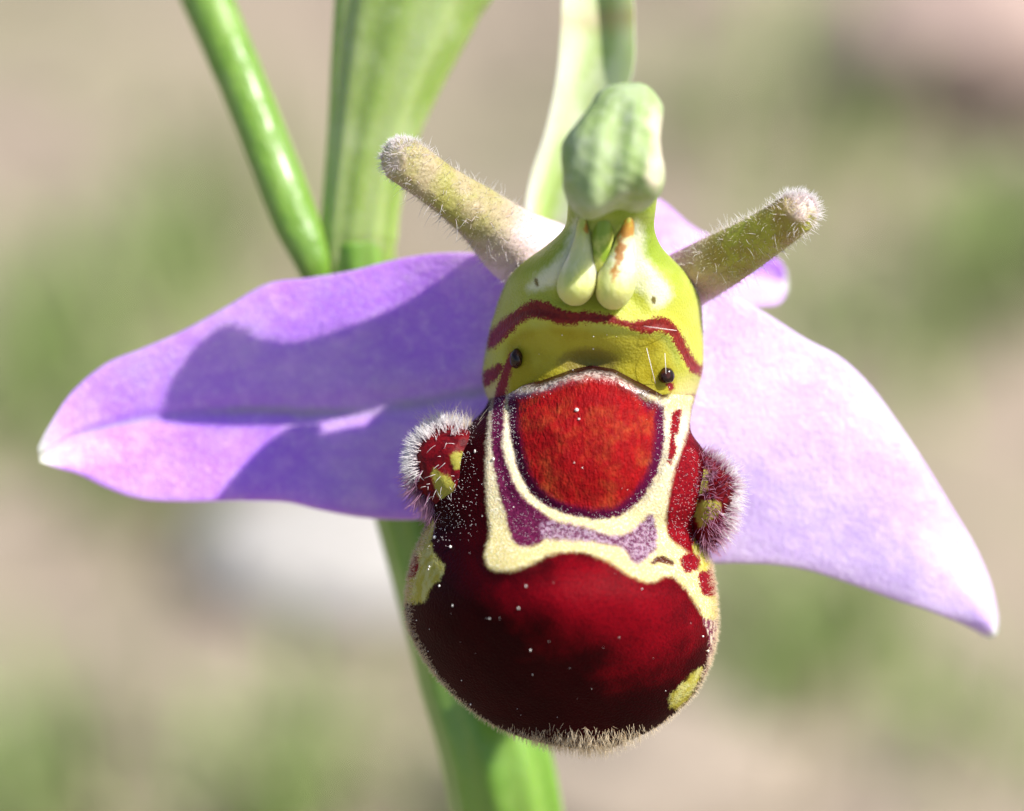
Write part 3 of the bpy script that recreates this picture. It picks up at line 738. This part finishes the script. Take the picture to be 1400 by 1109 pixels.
# ------------------------------------------------------------------ column
STRIPE = [(662, 474), (670, 457), (690, 437), (715, 420), (736, 412), (756, 420), (778, 428), (802, 428), (832, 432), (860, 441), (884, 439), (906, 435), (922, 446), (932, 462), (944, 486), (956, 500), (964, 500), (964, 514),
          (948, 508), (938, 496), (929, 478), (919, 460), (904, 452), (880, 454), (858, 447), (830, 440), (800, 440), (770, 442), (750, 436), (722, 433), (706, 445), (690, 460), (675, 473)]
MARK1 = [(654, 512), (668, 508), (680, 499), (686, 502), (679, 515), (668, 525), (656, 528)]
MARK2 = [(698, 484), (703, 488), (697, 508), (692, 530), (690, 548), (678, 548), (680, 530), (688, 508)]
MARK3 = [(934, 548), (942, 541), (952, 544), (951, 556), (942, 560), (935, 556)]
MARK4 = [(912, 520), (917, 520), (920, 530), (916, 534)]
TICK1 = [(730, 381), (734, 381), (737, 390), (733, 392)]
TICK2 = [(892, 405), (897, 408), (895, 416), (890, 412)]
CAV = [(692, 462), (712, 447), (745, 441), (800, 445), (858, 453), (905, 458), (922, 482), (930, 520), (915, 553), (880, 575), (700, 575), (688, 530), (684, 490)]
WHITE = [(868, 305), (880, 318), (880, 335), (880, 345), (892, 365), (908, 384), (918, 402), (908, 416), (894, 420), (884, 404), (868, 392), (858, 370)]
WHITE2 = [(788, 300), (784, 372), (762, 386), (742, 395), (722, 396), (736, 376), (758, 358), (772, 340)]
COLM = [(222, 776, 903, 3.0, 2.2), (250, 776, 902, 3.0, 2.1), (285, 776, 897, 2.75, 1.7), (312, 771, 895, 2.45, 1.0), (335, 748, 903, 2.15, .25), (355, 720, 920, 1.95, -.6), (375, 699, 940, 1.8, -1), (395, 688, 953, 1.65, -1.2), (420, 679, 959, 1.5, -1.3), (450, 670, 961, 1.4, -1.4), (480, 664, 962, 1.3, -1.5),
        (505, 660, 961, 1.2, -1.55), (525, 660, 956, 1.1, -1.6), (545, 667, 950, 1, -1.65), (565, 675, 944, .8, -1.7), (590, 690, 930, .2, -1.8)]
nl, nf, nb = 170, 170, 50
A = crom(COLM, nl)
u = .5 * -np.cos(np.linspace(0, np.pi, nf)) + .5 * np.linspace(-1, 1, nf)
xc, hw = (A[:, 1] + A[:, 2]) / 2, (A[:, 2] - A[:, 1]) / 2
X = xc[:, None] + hw[:, None] * u; Y = np.broadcast_to(A[:, :1], X.shape)
Zf = A[:, 4:5] + (A[:, 3:4] - A[:, 4:5]) * (1 - np.abs(u[None]) ** 2.5) ** .6
dc = sdf(X, Y, CAV); ds = sdf(X, Y, STRIPE)
Zf += -.32 * sstep(-6, 50, dc) + .06 * np.exp(-((dc + 8) / 9) ** 2)
Zf += -.28 * np.exp(-((X - 806) / 40) ** 2 - ((Y - 494) / 20) ** 2)
Zf += .10 * np.exp(-(ds / 8) ** 2)
Zf += -.25 * sstep(-5, 25, sdf(X, Y, [(772, 290), (890, 290), (885, 420), (862, 432), (765, 425), (758, 395), (770, 340)])) * sstep(440, 400, Y)
Zf += .03 * vnoise(np.stack([X, Y], -1) / 22, 8)
ub = np.linspace(1, -1, nb + 2)[1:-1]
Xb = xc[:, None] + hw[:, None] * ub; Yb = np.broadcast_to(A[:, :1], Xb.shape); Zb = A[:, 4:5] - (.35 + .65 * sstep(310, 380, A[:, :1])) * (1 - ub[None] ** 2) ** .5
Xa = np.concatenate([X, Xb], 1); Ya = np.concatenate([Y, Yb], 1); Za = np.concatenate([Zf, Zb], 1)
G = Wp(Xa, Ya, Za); nc = nf + nb
F = grid_faces(nl, nc).tolist(); F.append(list(range(nc))[::-1]); F.append([(nl - 1) * nc + i for i in range(nc)])
att = {"stripe": np.maximum(sdf(Xa, Ya, STRIPE), sdf(Xa, Ya, MARK1)), "mark": np.maximum.reduce([sdf(Xa, Ya, MARK2), sdf(Xa, Ya, MARK3), sdf(Xa, Ya, MARK4)]),
       "tick": np.maximum(sdf(Xa, Ya, TICK1), sdf(Xa, Ya, TICK2)), "cavity": sdf(Xa, Ya, CAV), "white": np.maximum(sdf(Xa, Ya, WHITE), sdf(Xa, Ya, WHITE2)),
       "py": Ya, "brown": -np.hypot((Xa - 806) / 1.9, (Ya - 496) / .95) + 24, "px": Xa}
m = M("column_skin", .48, .2)
wob = m.math('MULTIPLY', m.math('ADD', m.noise(5, 4, .7), -.5), 15.0)
wg = m.math('ADD', wob, m.math('MULTIPLY', m.math('ADD', m.noise(20, 2, .7), -.5), 12.0))
n1 = m.noise(.8, 3); fine = m.noise(9, 3)
k = m.mix(m.rng(m.attr("py"), 330, 450), (.25, .34, .035), (.46, .46, .06))
k = m.mix(m.math('MULTIPLY', m.rng(n1, .42, .65), .45), k, (.44, .50, .12))
k = m.mix(m.rng(m.attr("py"), 500, 548), k, (.60, .52, .20))
cavc = m.mix(m.rng(n1, .38, .65), (.36, .295, .010), (.44, .39, .035))
k = m.mix(m.rng(m.attr("cavity"), -2, 14), k, cavc)
k = m.mix(m.math('MULTIPLY', m.rng(m.math('ADD', m.attr("brown"), wob), -3, 9), .75), k, (.20, .145, .03))
k = m.mix(m.math('MULTIPLY', m.rng(m.math('ADD', m.attr("white"), wob), -9, 8), .85), k, (.74, .74, .54))
k = m.mix(m.rng(m.math('ADD', m.math('ADD', m.attr("stripe"), wg), 2.2), -2.2, 2.2), k, m.mix(m.rng(fine, .4, .65), (.21, .014, .010), (.15, .009, .008)))
k = m.mix(m.rng(m.math('ADD', m.math('ADD', m.attr("mark"), m.math('MULTIPLY', wg, .7)), 1.5), -2, 2), k, (.22, .012, .02))
k = m.mix(m.rng(m.math('ADD', m.attr("tick"), m.math('MULTIPLY', wg, .4)), -2, 2.5), k, (.16, .13, .03))
m.set('Base Color', k); m.sss(.7, (.9, .9, .25), .0006)
m.bump(m.math('ADD', m.noise(3, 3), m.math('MULTIPLY', m.voro(14), -.5)), .45, .07e-3)
colm = mesh_obj("column", G.reshape(-1, 3), F, m.m, plant, att)
colm["label"] = "yellow green column with a red brown stripe and hollow"
cs = Surf(Wp(X, Y, Zf), X, Y, wrap=False); cs.N *= np.sign((cs.N @ TOW)[40:120, 50:120].mean())
u2 = np.broadcast_to(np.abs(u)[None], X.shape)
b, nn, x_, y_ = cs.pick(1300, sstep(.96, 1, u2) * sstep(350, 400, Y), r3)
hairs("down", b, nn + .5 * r3.normal(size=nn.shape), r3.uniform(.03, .08, len(b)) * 1e-3, .006e-3, hair_gold, colm, r3, .4, 2)
b, nn, x_, y_ = cs.pick(60, sstep(0, 20, dc), r3)
specks("dust", cs, 14, sstep(0, 20, dc), .008, .02, pollen, colm, r3)

# loft of stacked rings: rows (y, xl, xr, zc, zback)
def pod(name, rows, mat, parent, nl=70, nc=56, exp=2.0, bumps=0.0, seed=0, attrs=None, shape=None):
    A = crom(rows, nl)
    ph = np.linspace(0, 2 * np.pi, nc, endpoint=False)[None]
    cx = lambda a: np.sign(a) * np.abs(a) ** (2 / exp)
    xc, hw = (A[:, 1:2] + A[:, 2:3]) / 2, (A[:, 2:3] - A[:, 1:2]) / 2
    zc, hz = (A[:, 3:4] + A[:, 4:5]) / 2, (A[:, 3:4] - A[:, 4:5]) / 2
    X = xc + hw * cx(np.cos(ph)); Y = np.broadcast_to(A[:, :1], X.shape).copy(); Z = zc + hz * cx(np.sin(ph))
    if bumps:
        nz = vnoise(np.stack([X, Y, Z * 30], -1) / 26, seed)
        nz = nz + .3 * vnoise(np.stack([X, Y, Z * 30], -1) / 11, seed + 9)
        Z = Z + bumps * nz; X = X + bumps * 18 * nz; Y = Y + bumps * 22 * nz * sstep(A[0, 0], A[-1, 0], Y)
    if shape: X, Y, Z = shape(X, Y, Z, np.clip(np.sin(ph), 0, 1))
    G = Wp(X, Y, Z)
    F = grid_faces(nl, nc).tolist(); F.append(list(range(nc))[::-1]); F.append([(nl - 1) * nc + i for i in range(nc)])
    at = {"px": X, "py": Y}
    if attrs: at.update(attrs(X, Y))
    o = mesh_obj(name, G.reshape(-1, 3), F, mat, parent, at)
    s = Surf(G, X, Y); s.N *= np.sign(((G - G.mean((0, 1))) * s.N).sum(-1).mean())
    return o, s

def anther_shape(X, Y, Z, front):
    g = X - 842 + (Y - 200) * .18
    Z = Z - front * (.22 * np.exp(-(g / 11) ** 2) + .07 * np.exp(-((g + 40) / 9) ** 2) + .07 * np.exp(-((g - 36) / 8) ** 2)) * sstep(125, 160, Y)
    Y = Y + 9 * np.sin((X - 782) / 15.0) * sstep(225, 285, Y)
    X = X + 5 * np.sin(Y / 17.0) * (1 - front) * sstep(120, 150, Y)
    return X, Y, Z
# anther: pale green hood leaning towards the viewer
m = M("anther_skin", .6, .25)
n1 = m.noise(.9, 4, .55, m.mapped((2.4, .8, .8))); n2 = m.noise(2.6, 4)
k = m.mix(m.rng(n1, .40, .62), (.28, .385, .13), (.345, .43, .22))
k = m.mix(m.math('MULTIPLY', m.rng(n2, .48, .7), .4), k, (.50, .56, .42))
k = m.mix(m.rng(m.math('ADD', m.attr("pale"), m.math('MULTIPLY', m.math('ADD', n2, -.5), 22)), -6, 10), k, (.64, .58, .42))
m.set('Base Color', k); m.sss(.5, (.6, .9, .4), .0006); m.bump(m.math('ADD', n1, n2), .5, .15e-3)
o, s = pod("anther", [(113, 850, 876, 4.2, 3.5), (117, 834, 886, 4.7, 3.2), (126, 819, 895, 5.1, 3.3), (142, 806, 902, 5.5, 3.3), (165, 791, 906, 5.8, 3.2), (192, 775, 907, 6.0, 3.1), (218, 765, 906, 6.1, 2.9), (238, 763, 905, 6.1, 2.7), (254, 764, 904, 6.0, 2.6), (267, 769, 899, 5.8, 2.5), (278, 778, 891, 5.5, 2.4), (287, 790, 882, 5.0, 2.6), (293, 806, 868, 4.5, 2.8), (295, 826, 848, 4.0, 3.1)],
           m.m, colm, 80, 90, 2.9, .10, 4, shape=anther_shape, attrs=lambda X, Y: {"pale": sdf(X, Y, [(884, 160), (912, 165), (912, 235), (894, 262), (880, 240), (890, 205)])})
o["label"] = "blunt pale green anther hood"

# the two pollen sacs with their round yellow ends
m = M("pollen_sac_skin", .5, .25)
n1 = m.noise(1.6, 4); n2 = m.noise(1.1, 3, .5, m.mapped((2.5, .8, .8)))
k = m.mix(m.rng(m.attr("py"), 350, 398), (.74, .73, .56), (.62, .62, .24))
k = m.mix(m.rng(m.attr("py"), 342, 306), k, (.34, .42, .07))
k = m.mix(m.math('MULTIPLY', m.rng(n2, .44, .60), .6), k, (.52, .58, .18))
k = m.mix(m.math('MULTIPLY', m.rng(m.math('ADD', m.attr("stain"), m.math('MULTIPLY', m.math('ADD', n1, -.5), 60)), -2, 5), .85), k, (.42, .17, .03))
m.set('Base Color', k); m.sss(.85, (1, 1, .5), .0007); m.bump(m.math('ADD', n2, m.math('MULTIPLY', m.noise(5, 3), .6)), .6, .15e-3)
far = lambda X, Y: {"stain": sdf(X, Y, [(796, 292), (806, 292), (805, 312), (798, 314)]) - 2}
stn = lambda X, Y: {"stain": sdf(X, Y, [(848, 285), (866, 285), (862, 320), (852, 352), (842, 384), (834, 378), (838, 340), (846, 310)])}
pod("pollen_sac", [(272, 794, 802, 2.2, 1.4), (295, 791, 805, 2.3, 1.3), (322, 786, 809, 2.3, 1.2), (345, 779, 814, 2.3, 1.2), (370, 767, 817, 2.4, 1.1), (390, 761, 816, 2.5, 1.0), (403, 763, 811, 2.35, 1.0), (412, 770, 803, 2.1, 1.1), (417, 779, 795, 1.85, 1.3), (418, 785, 788, 1.7, 1.5)],
    m.m, colm, 60, 40, 2.1, .05, 5, far)
pod("pollen_sac", [(272, 852, 864, 2.2, 1.4), (295, 849, 867, 2.3, 1.3), (322, 842, 868, 2.3, 1.2), (345, 832, 870, 2.3, 1.2), (372, 818, 871, 2.4, 1.1), (394, 814, 868, 2.5, 1.0), (408, 816, 863, 2.35, 1.0), (418, 823, 856, 2.1, 1.1), (423, 831, 848, 1.85, 1.3), (424, 838, 841, 1.7, 1.5)],
    m.m, colm, 60, 40, 2.1, .05, 6, stn)
# small rounded beak between the sacs
m = M("beak_skin", .4, .45); n1 = m.noise(2, 3)
m.set('Base Color', m.mix(m.rng(n1, .4, .65), (.24, .36, .03), (.55, .58, .14))); m.sss(.4, (.8, .9, .2), .0004)
pod("beak", [(268, 812, 848, 2.4, 1.2), (300, 808, 846, 2.4, 1.0), (335, 806, 840, 2.3, .9), (360, 806, 832, 2.1, .8), (376, 811, 826, 1.8, .9), (382, 816, 821, 1.4, 1.1)], m.m, colm, 40, 30, 2.2, .02, 7)

# dark glossy eye spots
m = M("eye_spot_skin", .2, .4); m.set('Base Color', m.mix(m.rng(m.noise(6, 3), .4, .65), (.010, .004, .004), (.05, .012, .006))); 
for (ex, ey, rx, ry, tilt) in ((706, 490, 9, 13, 8), (911, 514, 11, 12, -30)):
    j = np.argmin((cs.X - ex) ** 2 + (cs.Y - ey) ** 2); z0 = Zf.ravel()[j]
    th = np.linspace(.02, np.pi - .02, 20)[:, None]; ph = np.linspace(0, 2 * np.pi, 26, endpoint=False)[None]
    d = np.stack([np.sin(th) * np.cos(ph), np.cos(th) + 0 * ph, np.sin(th) * np.sin(ph)], -1)
    kk = 1 + .10 * vnoise(d * 2.5, int(ex))
    x0, y0 = d[..., 0] * rx * kk, d[..., 1] * ry * kk
    c_, s_ = math.cos(R(tilt)), math.sin(R(tilt))
    Gx = Wp(ex + x0 * c_ - y0 * s_, ey + x0 * s_ + y0 * c_, z0 + .05 + d[..., 2] * .2 * kk)
    Fx = grid_faces(20, 26).tolist(); Fx.append(list(range(26))[::-1]); Fx.append([19 * 26 + i for i in range(26)])
    mesh_obj("eye_spot", Gx.reshape(-1, 3), Fx, m.m, colm)
# loose pale threads caught beside the second eye spot
for (a, b_) in (((911, 519), (909, 483)), ((896, 524), (884, 476)), ((880, 446), (925, 452))):
    pts = []
    for f_ in (0, .33, .66, 1):
        x_, y_ = a[0] + (b_[0] - a[0]) * f_, a[1] + (b_[1] - a[1]) * f_
        j = np.argmin((cs.X - x_) ** 2 + (cs.Y - y_) ** 2)
        pts.append(Wp(x_, y_, Zf.ravel()[j] + .05 + .3 * math.sin(3.1 * f_)))
    tube("thread", np.array(pts), np.full(4, .009e-3), hair_white, colm, 6, 14)
